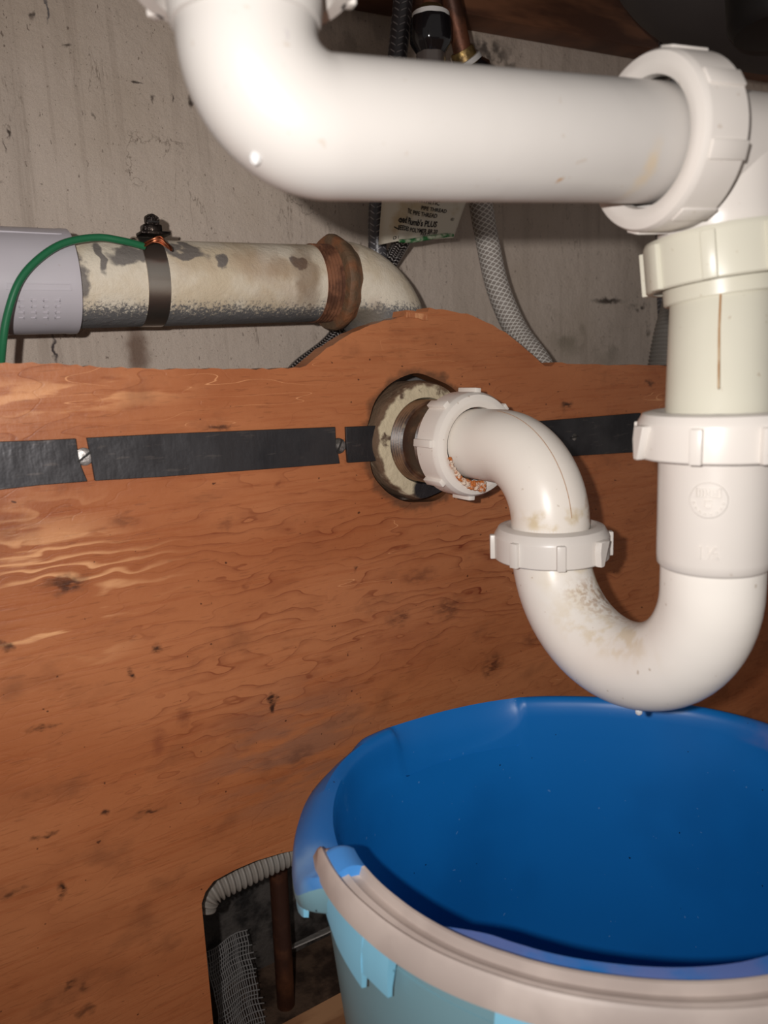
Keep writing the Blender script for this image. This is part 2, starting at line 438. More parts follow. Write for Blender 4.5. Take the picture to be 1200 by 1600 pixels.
def spl(pts):
    s = cu.splines.new('POLY'); s.points.add(len(pts)-1)
    for p_, (a, b) in zip(s.points, pts): p_.co = (a, b, 0, 1)
    s.use_cyclic_u = True
spl(loop)
spl([(HX + math.cos(a)*(.0385+.0012*math.sin(3*a+1)+.0006*math.sin(11*a)), HZ+.0005 + math.sin(a)*(.0385+.001*math.sin(4*a)+.0005*math.sin(9*a))) for a in [2*PI*i/72 for i in range(72)]])
tmp = bpy.data.objects.new('tmp', cu); COL.objects.link(tmp)
me = bpy.data.meshes.new_from_object(tmp); bpy.data.objects.remove(tmp)
b2 = bmesh.new(); b2.from_mesh(me)
for v in b2.verts: v.co = Vector((v.co.x, (PY0+PYT)/2 + v.co.z, v.co.y))
bmesh.ops.remove_doubles(b2, verts=b2.verts, dist=1e-6)
ply = obj('plywood_panel', b2, PLY, sharp=30)
tag(ply, 'orange-brown plywood back panel with a round pipe hole and a cut-out at its foot', 'plywood panel')
RAW = mat_simple('raw_splintered_wood', (214, 150, 104), .7, col2=(176, 106, 66), sc=60, stretch=(4,1,1), bump=.4)
mb = MB(); a = W(634, 487, .3745); b = W(667, 500, .3745)
mb.prism([(a.x, a.z-.0002), (b.x, a.z-.0014), (b.x+.0002, b.z), (a.x+.012, b.z-.0002), (a.x+.008, b.z+.0012), (a.x, b.z+.0014)], Vector((0, .3744, 0)), Vector((1,0,0)), Vector((0,0,1)), Vector((0,-1,0)), .0006)
chip = obj('splintered_edge', mb, RAW, ply); chip['label'] = 'pale splintered notch in the top edge'

# ------------------------------------------------------------------ black strap
STRAP = None
def mat_strap():
    m = M('black_strap', rough=.4, metal=0.6, spec=.8)
    c = lin((66, 64, 66))
    c = m.mix(m.noise(20, .4, .65, detail=5), c, lin((44, 43, 46)))
    c = m.mix(m.mul(m.noise(1, .62, .68, stretch=(60,1,400), detail=4), .25), c, lin((120, 110, 105)))
    m.rgh(m.math('ADD', m.mul(m.noise(40, .35, .65, detail=5), .16), .36))
    m.bump(m.noise(1, .3, .7, stretch=(260, 1, 60), detail=2), .10, .0006)
    m.bump(m.noise(60, .3, .7, detail=4), .2, .001)
    return m.done(c)
STRAP = mat_strap()
def strap(pxs, label):
    mb = MB(); pts = [W(a, b, .3735) for a, b in pxs]
    mb.prism([(q.x, q.z) for q in pts], Vector((0, .3738, 0)), Vector((1,0,0)), Vector((0,0,1)), Vector((0,-1,0)), .0021, bev=.0002)
    return tag(obj('metal_strap', mb, STRAP), label, 'strap')
strap([(-140,696),(-60,692),(0,690),(60,688),(118,685),(120,700),(126,728),(136,752),(60,758),(0,765),(-60,768),(-140,772)], 'black metal strap at the far left of the plywood, bright with glare')
strap([(135,684),(250,678),(400,672),(523,667),(524,690),(530,724),(400,734),(250,745),(148,751),(143,722)], 'long black metal strap running between the two left screws')
strap([(540,667),(612,664),(603,676),(600,700),(606,719),(543,723),(541,700)], 'short black metal strap just left of the pipe hole')
strap([(830,659),(1000,645),(1001,706),(835,716)], 'black metal strap on the plywood right of the trap elbow')
STEEL = mat_simple('worn_steel', (190, 184, 180), .45, metal=.7, col2=(90, 86, 82), sc=120, bump=.3)
def screw(px, py, label, r=.0042, ang=.5):
    q = W(px, py, .3725); mb = MB()
    mb.lathe(q+Vector((0,.002,0)), Vector((0,-1,0)), [(-.006, .0016),(0, .0016),(0, r),(.0010, r*.98),(.0015, r*.82),(.0018, r*.5),(.0019,.0001)], n=28)
    root = obj('screw', mb, STEEL); tag(root, label, 'screw', 'slotted screws on the plywood')
    mb = MB(); X = Vector((math.cos(ang), 0, math.sin(ang))); Z = Vector((-math.sin(ang), 0, math.cos(ang)))
    mb.box(q+Vector((0,.0003,0)), r*1.75, .0009, r*.22, X, Vector((0,1,0)), Z)
    obj('slot', mb, mat_slot, root)
mat_slot = mat_simple('dark_slot', (36, 32, 30), .7)
screw(132, 714, 'slotted steel screw in the gap at the left of the strap line', ang=.6)
screw(531, 697, 'slotted steel screw in the gap left of the pipe hole', ang=1.1, r=.0044)
screw(898, 683, 'slotted steel screw on the right-hand black strap', ang=.1, r=.0042)

# ------------------------------------------------------------------ galvanised pipe, elbow and hub behind the panel
def mat_galv(name, rust=0.3, rusty=None):
    m = M(name, rough=.55, spec=.35)
    z = m.xyz(m.pos)[2]
    c = lin((238, 226, 206))
    c = m.mix(m.noise(26, .42, .66, detail=5), c, lin((222, 204, 176)))
    c = m.mix(m.mul(m.noise(16, .5, .7, detail=5, off=(4,2,8)), rust), c, lin((150, 100, 60)))
    # bare grey metal where the paint never reached: underside, ragged upper edge
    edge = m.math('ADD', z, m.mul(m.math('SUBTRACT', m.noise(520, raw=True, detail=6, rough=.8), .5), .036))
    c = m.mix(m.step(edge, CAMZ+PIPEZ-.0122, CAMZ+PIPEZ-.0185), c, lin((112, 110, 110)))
    wv = m.warped(70, .02, 5)
    for px, py, rx, rz in ((210,400,.016,.0055),(290,394,.015,.0045),(122,430,.006,.013),(470,405,.006,.004),(345,405,.005,.004),(160,398,.003,.010)):
        q = W(px, py, .44); c = m.mix(m.mul(m.spot(wv, (q.x, .44, q.z), (rx, 9, rz), .35), .9), c, lin((116, 110, 108)))
    if rusty:
        for a in rusty: c = m.mix(m.mul(m.spot(wv, a[0], a[1], .7), a[2]), c, lin(a[3]))
    m.bump(m.noise(130, .3, .7, detail=5, rough=.7), .35, .001)
    return m.done(c)
PA, PB = V(0.09, .462, .051), V(0.248, .462, .054)
PIPEZ = .0525
GALV = mat_galv('painted_galvanised', .35, [(W(480,430,.44), (.012, .05, .03), .6, (120, 84, 52)), (W(440,420,.44), (.014,.05,.012), .5, (150,110,70))])
PE = PB - (PB-PA).normalized()*.0045
mb = MB(); mb.tube([PA, PA.lerp(PE,.33), PA.lerp(PE,.66), PE], .0241, n=64)
pipe = obj('steel_pipe', mb, GALV)
tag(pipe, 'horizontal painted galvanised steel pipe against the grey wall, patchy and worn', 'pipe')
RUST = mat_simple('rusty_threads', (150, 100, 72), .7, col2=(96, 60, 42), sc=60, bump=.15, lo=.42, hi=.58)
mb = MB(); D = (PB-PA).normalized(); prof = []
for k in range(6): prof += [(k*.0024-.005, .0249), (k*.0024-.0038, .0230)]
mb.lathe(PB, D, prof, n=64); obj('thread', mb, RUST, pipe)['label'] = 'rusty brown threaded end'
# elbow
EC = V(0.298, .460, .0545); EE = V(0.298, .448, -.05)
el = bend(PB + D*.020, EC, EE, .036, 24)
ELB = mat_galv('painted_elbow', .5, [(W(520,430,.44), (.008,.06,.04), .85, (140, 78, 44)), (W(545,390,.44), (.01,.05,.02), .5, (150,100,60)), (W(560,495,.44), (.03,.05,.012), .75, (120,108,92))])
mb = MB(); mb.tube(el, .0272, n=64)
elbow = obj('steel_elbow', mb, ELB); tag(elbow, 'painted steel elbow turning down behind the plywood bump', 'pipe elbow')
mb = MB(); mb.lathe(PB, D, [(.007,.0258),(.008,.0296),(.0095,.0306),(.0125,.0306),(.0145,.0294),(.0175,.0278),(.019,.0272)], n=72,
    rfun=lambda a, h, r: r + .0004*math.sin(5*a+h*100) + .0002*math.sin(13*a))
BEAD = mat_simple('rusty_bead', (142, 92, 60), .7, col2=(112, 88, 66), sc=50, bump=.6)
obj('bead', mb, BEAD, elbow)['label'] = 'rusty banded collar'
# hub facing the room
def mat_hub():
    m = M('peeling_hub', rough=.6, spec=.3)
    c = lin((206, 190, 160))
    c = m.mix(m.noise(70, .52, .60, detail=5), c, lin((98, 78, 64)))
    d = m.vm('LENGTH', m.vm('MULTIPLY', m.vm('SUBTRACT', m.warped(120, .008, 4), tuple(HC)), (1,0,1)))
    c = m.mix(m.step(d, .0318, .0338), c, lin((112, 90, 72)))
    c = m.mix(m.spot(m.warped(100,.008,4), (HC.x+.004, HC.y, HC.z-.028), (.016, 9, .0095), .25), c, lin((44, 40, 42)))
    m.bump(m.noise(140, .3, .7, detail=4), .5, .001)
    return m.done(c)
HC = Vector((HX, .372, HZ))
mb = MB()
mb.lathe(Vector((HX, .44, HZ)), Vector((0,-1,0)), [(0,.031),(.045,.031),(.048,.0345),(.066,.0350),(.070,.0335),(.071,.0255),(.066,.0240),(.03,.0240)], n=80,
    rfun=lambda a, h, r: r + (.0005*math.sin(4*a+2)+.0004*math.sin(9*a) if r > .03 else 0))
hub = obj('pipe_hub', mb, mat_hub()); tag(hub, 'round iron pipe hub with flaking cream paint inside the plywood hole', 'pipe hub')
# threaded nipple
def mat_nipple():
    m = M('brown_nipple', rough=.4, spec=.5)
    c = lin((112, 80, 58)); c = m.mix(m.noise(60, .4, .6, detail=5), c, lin((58, 38, 28)))
    c = m.mix(m.mul(m.noise(140, .62, .72, detail=3), .35), c, lin((170, 150, 120)))
    dd = m.vm('LENGTH', m.vm('MULTIPLY', m.vm('SUBTRACT', m.pos, tuple(HC)), (1,0,1)))
    c = m.mix(m.mul(m.step(dd, .0234, .0243), .45), c, lin((150, 114, 80)))
    m.bump(m.noise(200, .3, .7), .1, .0005); return m.done(c)
NIP = mat_nipple()
mb = MB(); prof = [(0, .0215)]
for k in range(6): prof += [(.014+k*.0024, .0243), (.0152+k*.0024, .0226)]
prof += [(.030, .0222), (.038, .0222)]
for k in range(5): prof += [(.039+k*.0022, .0227), (.0401+k*.0022, .0212)]
prof += [(.052, .021)]
mb.lathe(Vector((HX, .388, HZ)), Vector((0,-1,0)), prof, n=72)
tag(obj('threaded_nipple', mb, NIP), 'short brown threaded nipple between the hub and the white nut', 'pipe nipple')

# white coupling at the far left
CA = V(-0.02, .462, .051); CB = V(0.0945, .462, .052)
mb = MB(); D = (CB-CA).normalized()
mb.lathe(CA, D, [(0,.0262),(.071,.0262),(.0725,.0276),(.108,.0276),(.1115,.0279),(.1142,.0278),(.1145,.0245)], n=72)
cpl = obj('pipe_coupling', mb, PVC_GREY); tag(cpl, 'white plastic coupling on the left end of the steel pipe', 'pipe coupling')
mb = MB(); c0 = CB - D*.021
for s_, ln in ((.55, .034), (.9, .034)):
    pass
for ang in (-8, -14):
    a = math.radians(ang)
    mb.box(c0 + Vector((0, -math.cos(a)*.0277, math.sin(a)*.0277)), .030, .0006, .0007)
for sx in (-1, 1): mb.box(c0 + Vector((sx*.0152, -math.cos(math.radians(-11))*.0277, math.sin(math.radians(-11))*.0277)), .0007, .0006, .0034)
obj('raised_panel', mb, PVC_GREY, cpl); mb = MB()
for ang in (55,):
    a = math.radians(ang); m2 = MB(); m2.box(c0 + Vector((-.002, -math.cos(a)*.0274, math.sin(a)*.0274)), .036, .001, .001); obj('raised_rib', m2, PVC_GREY, cpl)
rnd = random.Random(3)
for colx in range(4):
    for k in range(4):
        a = math.radians(-26 - k*7); q = c0 + Vector((-.009+colx*.0058, -math.cos(a)*.0277, math.sin(a)*.0277))
        Z = Vector((0, math.sin(a), math.cos(a))).normalized(); Yn = Vector((0, -math.cos(a), math.sin(a)))
        mb.box(q, .0026, .0007, .0006, Z=Z, Y=Yn); mb.box(q+Vector((rnd.choice((-.001,.001)),0,0)), .0006, .0007, .0026, Z=Z, Y=Yn)
obj('raised_lettering', mb, PVC_GREY, cpl)

# ground clamp
CX = W(250, 440, .437).x
mb = MB(); mb.lathe(Vector((CX-.0062, .462, CAMZ+PIPEZ)), Vector((1,0,0)), [(0,.0242),(0,.0250),(.0124,.0250),(.0124,.0242)], n=72, cap=False)
BAND = mat_simple('clamp_steel', (206, 198, 188), .32, metal=.97, col2=(196, 188, 178), sc=2, stretch=(30,1,1))
clamp = empty('hose_clamp', Vector((CX, .462, CAMZ+PIPEZ-.025)), 'steel hose clamp with a screw housing around the painted steel pipe', 'clamp')
obj('band', mb, BAND, clamp)
DKM = mat_simple('dark_metal', (84, 74, 68), .35, metal=.9, col2=(40, 34, 32), sc=90, bump=.4)
hz = CAMZ+PIPEZ+.0262
hp = Vector((CX+.0035, .452, hz-.001))
mb = MB(); mb.box(hp+Vector((0,0,.0003)), .0165, .012, .0018, bev=.0005); mb.box(hp+Vector((-.001,0,.0030)), .0105, .009, .0045, bev=.0012); obj('housing', mb, DKM, clamp)
mb = MB(); sA = hp+Vector((-.0010,-.0045,.0062)); sD = Vector((.05,.6,.16)).normalized()
pr = []
for k in range(5): pr += [(.003+k*.0012, .0033), (.0036+k*.0012, .0028)]
mb.lathe(sA, sD, [(0,.0036),(.0006,.0039),(.0026,.0039)] + pr + [(.0100,.0024)], n=24, rfun=lambda a,h,r: r*(1+.04*math.cos(6*a)))
scr = obj('clamp_screw', mb, DKM, clamp)
mb = MB(); mb.box(sA - sD*.0001, .0066, .0011, .0010, bev=.0001, Y=sD, Z=Vector((0,-.42,.9)).normalized()); obj('slot', mb, mat_slot, scr)

# green earth wire with copper end
GREEN = mat_simple('green_insulation', (38, 112, 74), .35, spec=.5)
COPW = mat_simple('copper_strands', (214, 140, 104), .3, metal=1.0, col2=(170, 96, 66), sc=200)
wp = [W(226,385,.4375), W(190,376,.436), W(150,371,.436), W(100,380,.434), W(60,405,.4315), W(30,440,.430), W(12,490,.430), W(4,540,.428), W(0,600,.420), W(-2,680,.415)]
mb = MB(); mb.tube(arc_pts(wp, 12), .0019, n=20)
wire = obj('earth_wire', mb, GREEN); tag(wire, 'green insulated earth wire arching from the clamp down behind the plywood', 'wire')
mb = MB()
for k in range(6):
    o_ = Vector((0, -.0009*math.sin(k), .0008*math.cos(k*2)))
    pts = [W(224,384,.437)+o_, W(238,376,.433)+o_, W(250,372+k,.432)+o_, W(258+k,380+k,.432)+o_, W(266+k*.6,392-k,.434)+o_]
    mb.tube(arc_pts(pts, 6), .0005, n=8)
obj('copper_strand_end', mb, COPW, wire)['label'] = 'bare twisted copper strands'

# ------------------------------------------------------------------ hoses, valves and tag behind the white pipe
def mat_braid(name, base, hi, nu, nv, wdt=.25, rough=.35, metal=0.3):
    m = M(name, rough=rough, metal=metal, spec=.6)
    uv = m.xyz(m.uvs()); u, v = uv[0], uv[1]
    # chevrons: zig-zag running along the hose
    zz = m.math('ABSOLUTE', m.math('SUBTRACT', m.math('FRACT', m.mul(u, nu)), .5))
    ph = m.math('FRACT', m.math('ADD', m.mul(v, nv), m.mul(zz, 1.3)))
    l = m.mul(m.step(m.math('ABSOLUTE', m.math('SUBTRACT', ph, .5)), wdt, wdt*.4), m.step(m.math('ABSOLUTE', m.math('SUBTRACT', zz, .25)), .23, .12))
    c = m.mix(l, lin(base), lin(hi))
    m.bump(l, .6, .0006)
    return m.done(c)
BR_GREY = mat_braid('grey_braid', (78, 76, 80), (172, 168, 170), 4, 2.4, .14, metal=.1)
BR_BLK = mat_braid('black_braid', (38, 32, 32), (216, 208, 204), 8, 3.4, .22, metal=.1)
def mat_clear():
    m = M('reinforced_hose', rough=.3, spec=.5)
    uv = m.xyz(m.uvs()); u, v = uv[0], uv[1]
    a = m.math('FRACT', m.math('ADD', m.mul(u, 10), m.mul(v, 2.6))); b = m.math('FRACT', m.math('SUBTRACT', m.mul(u, 10), m.mul(v, 2.6)))
    la = m.step(m.math('ABSOLUTE', m.math('SUBTRACT', a, .5)), .16, .06); lb = m.step(m.math('ABSOLUTE', m.math('SUBTRACT', b, .5)), .16, .06)
    l = m.mx(la, lb); c = m.mix(m.mul(l, .9), lin((150, 140, 132)), lin((240, 234, 226)))
    m.bump(l, .5, .0006); return m.done(c)
CLEAR = mat_clear()
COPPER = mat_simple('aged_copper', (122, 76, 54), .5, metal=.5, col2=(78, 50, 38), sc=50, bump=.2)
BRASS = mat_simple('brass', (176, 146, 92), .4, metal=.8, col2=(120, 98, 64), sc=90, bump=.2)
BLKNUT = mat_simple('black_plastic', (26, 24, 26), .12, spec=.6)
CLRPL = mat_simple('smoky_plastic', (92, 84, 80), .15, spec=.6)

def hose(name, pxs, Ys, r, mat, label, cat='hose', n=14):
    pts = [W(a, b, y) for (a, b), y in zip(pxs, Ys)]
    mb = MB(); mb.tube(arc_pts(pts, n), r, n=32); return tag(obj(name, mb, mat), label, cat)
hose('braided_hose', [(634,-60),(628,20),(618,110),(600,220),(592,300),(590,390),(600,480),(608,560)], [.470,.474,.480,.486,.492,.4985,.4985,.4975], .0068, BR_GREY,
     'grey braided supply hose, the leftmost hose behind the white pipe')
hoseB = hose('braided_hose', [(676,200),(660,290),(636,360),(618,395),(590,440),(545,500),(512,540),(468,575),(440,610)], [.464,.470,.474,.494,.513,.515,.512,.500,.49], .0062, BR_BLK,
     'black hose with white dotted braid, slanting down behind the steel elbow')
hose('reinforced_hose', [(738,150),(742,230),(750,310),(762,380),(778,450),(806,515),(842,566),(862,610)], [.462,.466,.468,.466,.458,.445,.420,.402], .0088, CLEAR,
     'pale woven reinforced hose curving down behind the plywood bump')
hose('braided_hose', [(1043,-20),(1043,50),(1042,110),(1042,200),(1036,330),(1038,470),(1045,600)], [.447,.450,.452,.470,.495,.500,.500], .0068, BR_GREY,
     'grey braided hose hanging below the sink bowl at right')
# copper stub, black nut, clear adapter above hose B
def lathe_px(name, a, b, prof, mat, parent=None, n=40, rfun=None):
    D = (b-a); L = D.length; mb = MB(); mb.lathe(a, D, [(h*L, r) for h, r in prof], n=n, rfun=rfun); return obj(name, mb, mat, parent)
a_, b_ = W(676,-40,.452), W(673,120,.458)
valve = empty('hose_connector', b_, 'black hex hose nut under a copper stub, left of the slim copper pipe', 'hose fitting')
lathe_px('copper_stub', a_, W(674,30,.454), [(0,.0062),(1,.0062)], COPPER, valve)
lathe_px('ferrule', W(674,8,.454), W(673,34,.455), [(0,.0066),(.3,.0095),(1,.0115)], BRASS, valve)
lathe_px('washer', W(673,22,.455), W(673,31,.455), [(0,.0118),(.1,.0126),(1,.0126)], mat_simple('white_plastic', (216,212,208), .5), valve)
lathe_px('nut', W(673,29,.455), W(673,84,.456), [(0,.0130),(.1,.0136),(.65,.0140),(.8,.0125),(1,.0095)], BLKNUT, valve, rfun=lambda a,h,r: r*(1+.025*math.cos(8*a)))
lathe_px('adapter', W(673,74,.456), W(675,210,.458), [(0,.0088),(.1,.0096),(1,.0096)], CLRPL, valve, rfun=lambda a,h,r: r*(1+.04*math.cos(6*a)))
# slim copper pipe with brass fitting above the reinforced hose
a_, b_ = W(692,-60,.455), W(727,100,.460)
cp = empty('copper_pipe', b_, 'slim copper pipe ending in a brass fitting above the pale woven hose', 'pipe')
mb = MB(); mb.tube([a_, a_.lerp(b_,.5), b_], .0065, n=24); obj('tube', mb, COPPER, cp)
lathe_px('brass_collar', W(721,78,.459), W(733,108,.460), [(0,.0080),(.15,.0086),(1,.0090)], BRASS, cp)
lathe_px('washer', W(727,94,.460), W(731,102,.460), [(0,.0100),(.1,.0112),(1,.0112)], mat_simple('white_washer', (206,202,198), .5), cp)
lathe_px('nut', W(730,101,.460), W(748,150,.463), [(0,.0112),(.2,.0150),(1,.0150)], BLKNUT, cp, rfun=lambda a,h,r: r*(1+.025*math.cos(8*a)))

# paper tag wrapped round hose B, curling to the right
def paper_surf(u, v):
    """u along the print (0..1 left to right), v down (0..1)"""
    A0 = W(618, 262, .452); B0 = W(735, 288, .452); C0 = W(609, 378, .452); D0 = W(706, 372, .452)
    q = (A0.lerp(B0, u)).lerp(C0.lerp(D0, u), v)
    yy = .4540 - .0035*math.sin(min(u/.30, 1)*PI)*1.0 - .004*max(0, u-.5)*2 + .012*(max(0, .1-u)/.1)
    q = Vector((q.x, yy, q.z)); return q
def tag_mesh(off=0):
    mb = MB(); N, K = 28, 18; g = []
    for i in range(K+1):
        g.append([mb.bm.verts.new(paper_surf(j/N, i/K)) for j in range(N+1)])
    for i in range(K):
        for j in range(N): mb.bm.faces.new((g[i][j], g[i+1][j], g[i+1][j+1], g[i][j+1]))
    return mb
PAPER = mat_simple('tag_paper', (226, 218, 200), .7, col2=(204, 184, 150), sc=30, lo=.55, hi=.7)
INK = mat_simple('black_ink', (34, 28, 26), .7)
paper = obj('care_tag', tag_mesh(), PAPER, recalc=True)
sm = paper.modifiers.new('thick', 'SOLIDIFY'); sm.thickness = .0003
tag(paper, 'cream paper tag with black print wrapped round the black braided hose', 'tag')
def print_text(body, u, v, size, bold=0.0, shear=0.0, name='printed_line', xs=1.0):
    cu = bpy.data.curves.new('t', 'FONT'); cu.body = body; cu.size = 1; cu.offset = bold; cu.shear = shear; cu.resolution_u = 2
    t = bpy.data.objects.new('t', cu); COL.objects.link(t); me = bpy.data.meshes.new_from_object(t); bpy.data.objects.remove(t)
    b2 = bmesh.new(); b2.from_mesh(me)
    bmesh.ops.triangulate(b2, faces=b2.faces)
    WID = (W(618,290,.452)-W(715,312,.452)).length; HEI = (W(618,262,.452)-W(609,378,.452)).length
    for q in b2.verts:
        uu = u + q.co.x*size*xs/WID; vv = v - q.co.y*size/HEI + q.co.x*size*xs/HEI*.10
        p_ = paper_surf(uu, vv); q.co = p_ + Vector((0, -.0007, 0))
    o = obj(name, b2, INK, paper); return o
print_text('SYNTHETIC', .30, .40, .0045, .02, xs=.8); print_text('PIPE THREAD', .42, .52, .0040, .02, xs=.8)
print_text('TIC PIPE THREAD', .20, .595, .0044, .02, xs=.72)
print_text('eed Plumb\'s PLUS', .09, .735, .0064, .03, xs=.68); print_text('®', .86, .69, .0036)
print_text('NEEDED POLYMER BR.20', .06, .835, .0044, .02, xs=.72)
print_text('PARTS', .48, .93, .0034, .01, xs=.8); print_text('2001', .02, .96, .0032, .01, xs=.8)
GRN = mat_simple('green_ink', (40, 120, 62), .7, col2=(200, 206, 180), sc=160)
mb = MB(); pts = [paper_surf(.12, 1.0), paper_surf(.35, 1.0), paper_surf(.6, .97), paper_surf(.85, .95), paper_surf(.97, .96)]
mb.tube(arc_pts([q+Vector((0,-.0012,0)) for q in pts], 6), [.0010+.0006*math.sin(PI*k/24) for k in range(25)], n=10)
obj('curled_edge', mb, GRN, paper)['label'] = 'green curled lower edge'

# ------------------------------------------------------------------ corrugated tubes
CORR = mat_simple('corrugated_grey', (146, 141, 135), .5, col2=(140, 132, 124), sc=20)
def corrug(pts, r, pitch, depth, label, mat=CORR):
    P_ = arc_pts(pts, 60); dist = [0]
    for i in range(1, len(P_)): dist.append(dist[-1]+(P_[i]-P_[i-1]).length)
    n = int(dist[-1]/pitch*8); Q = []; R_ = []; j = 0
    for k in range(n+1):
        s = dist[-1]*k/n
        while j < len(dist)-2 and dist[j+1] < s: j += 1
        f = (s-dist[j])/max(1e-9, dist[j+1]-dist[j]); Q.append(P_[j].lerp(P_[j+1], f))
        R_.append(r - depth*abs(math.cos(PI*k/8))**3)
    mb = MB(); mb.tube(Q, R_, n=36)
    return tag(obj('corrugated_tube', mb, mat, sharp=60), label, 'tube')
corrug([W(314,1420,.402), W(324,1398,.402), W(344,1382,.402), W(384,1362,.402), W(424,1343,.402), W(460,1328,.402), W(520,1312,.402), W(600,1296,.402)], .0088, .0036, .0022,
       'pale grey corrugated tube curving along the top of the bottom cut-out')
corrug([W(1075,430,.46), W(1068,480,.46), W(1055,530,.46), W(1045,590,.46), W(1040,650,.46)], .020, .0034, .0015, 'pale corrugated tube mostly hidden behind the yellowed drain tube')

# ------------------------------------------------------------------ in the cavity
q = W(445, 1545, .462)
mb = MB(); mb.tube([Vector((q.x, .462, -.062)), Vector((q.x+.002, .462, .05)), Vector((q.x+.004, .462, .20))], .0066, n=28)
BRN = mat_simple('brown_copper', (112, 68, 44), .5, metal=.3, col2=(72, 42, 30), sc=30, bump=.2)
tag(obj('copper_riser', mb, BRN), 'dull brown copper pipe standing in the dark bottom cut-out', 'pipe')
# gauze
def gauze():
    mb = MB(); X0 = W(330,1470,.455).x; X1 = W(398,1478,.455).x; Z1 = W(370,1490,.455).z; Z0 = Z1-.085
    rnd = random.Random(5)
    def pt(x, z): return Vector((x, .470 - .035*max(0, (Z1-z)/.085)**1.5 - .003*math.sin(x*150) + .0012*math.sin(z*400), z))
    def wv(a, b): return .0009*mnoise.noise(Vector((a*160, b*60, 3)))
    nx, nz = 19, 26
    for i in range(nx+1):
        x = X0+(X1-X0)*i/nx; L = rnd.uniform(.9, 1.0)
        pts = [pt(x + 1.6*wv(x, z) , z) for z in [Z1-(Z1-Z0)*L*k/20 for k in range(21)]]
        mb.tube(pts, .00038, n=5)
    for j in range(nz+1):
        z = Z1-(Z1-Z0)*j/nz
        pts = [pt(x, z + 1.4*wv(z, x)) for x in [X0+(X1-X0+rnd.uniform(-.001,.004))*k/14 for k in range(15)]]
        mb.tube(pts, .00036, n=5)
    return mb
GZ = mat_simple('gauze_thread', (132, 128, 126), .8)
tag(obj('gauze_scrap', gauze(), GZ), 'scrap of grey open-weave gauze hanging in the bottom cut-out', 'gauze')
mb = MB(); a_, b_ = W(455,1483,.480), W(560,1484,.480)
sh = MB(); sh.prism([(0,0),(.03,.004),(.07,.002),(.09,-.004),(.05,-.010),(.0,-.008)], W(452,1484,.486), Vector((1,0,0)), Vector((0,-.5,.25)).normalized(), Vector((0,.25,.5)).normalized(), .0008)
tag(obj('foil_scrap', sh, mat_simple('crumpled_film', (190,184,178), .25, spec=.8, bump=.6, sc=40)), 'shiny crumpled film scrap behind the copper pipe in the cut-out', 'scrap')

# ------------------------------------------------------------------ drain fittings
NR = .0280
def slip_nut(name, A, D, length, lugs, mat, label, rin=.0195, R=NR, ang0=0.0, arrow=(), lead=.004, ref=Vector((0,0,1)), cham=.0035, lug=.0042, lugw=.0042):
    """A: centre of the rounded leading face, D: direction towards the threaded skirt"""
    D, u, v = frame(D, ref); mb = MB(); L = length
    prof = [(.004, rin), (.0012, rin+.0005), (.0, rin+.003), (0, R-cham-.0012), (cham*.25, R-cham*.5), (cham, R-.0002), (cham+.001, R), (L-.0006, R), (L, R-.0006), (L, rin+.0035), (L-.004, rin+.002)]
    mb.lathe(A, D, prof, n=96, cap=False, ref=ref)
    for k, a in enumerate(lugs):
        rad = u*math.cos(a)+v*math.sin(a); tan = D.cross(rad)
        c = A + D*(lead + (L-lead)/2) + rad*(R+.0006)
        if a in arrow:
            mb.prism([(-.5*(L-lead), -.0035), (.5*(L-lead), .001), (.5*(L-lead), .0035), (-.1*(L-lead), .0045), (-.5*(L-lead), .0035)], c + rad*.0006, D, tan, rad, .0034, bev=.0003)
        else:
            mb.box(c-rad*(.0006+.0021-lug/2), (L-lead), lugw, .0042+lug*0, X=D, Y=tan, Z=rad, bev=.0005)
    return tag(obj(name, mb, mat, sharp=40), label, 'slip nut')
def lugs_at(n, off): return [off + 2*PI*k/n for k in range(n)]

# upper pipe
UA, UB = V(.1195, .2068, .0672), V(.2345, .1880, .0710)
UD = (UB-UA).normalized()
corner = UA - UD*.0235
topz = corner + Vector((0, .001, .030))
path = bend(topz, corner, UB + UD*.012, .0215, 24)
path = path[:-1] + [path[-2].lerp(path[-1], k/6) for k in range(1, 7)]
mb = MB(); mb.tube(path, .0192, n=72)
PVC_UP = mat_pvc('flash_dimmed_white_pvc', (190, 185, 180), amount=.2, spots=(  # same white plastic, base colour darkened to offset the strong flash up close
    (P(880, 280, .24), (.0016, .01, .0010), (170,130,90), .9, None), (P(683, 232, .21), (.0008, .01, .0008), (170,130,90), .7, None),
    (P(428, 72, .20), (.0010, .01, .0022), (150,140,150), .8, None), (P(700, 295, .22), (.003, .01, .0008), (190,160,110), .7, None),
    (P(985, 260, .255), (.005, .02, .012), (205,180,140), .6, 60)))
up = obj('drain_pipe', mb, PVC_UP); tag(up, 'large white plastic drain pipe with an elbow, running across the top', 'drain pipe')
mb = MB(); mb.lathe(topz + Vector((0,0,-.005)), Vector((0,0,1)), [(0,.0192),(.0004,.0202),(.002,.0207),(.020,.0214),(.13,.0214)], n=72)
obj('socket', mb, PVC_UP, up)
slip_nut('slip_nut', topz+Vector((0,0,.0195)), Vector((0,0,-1)), .016, lugs_at(8, .2), PVC, 'white slip nut cropped at the top left above the pipe elbow', rin=.0212, R=.0295, lead=.002)
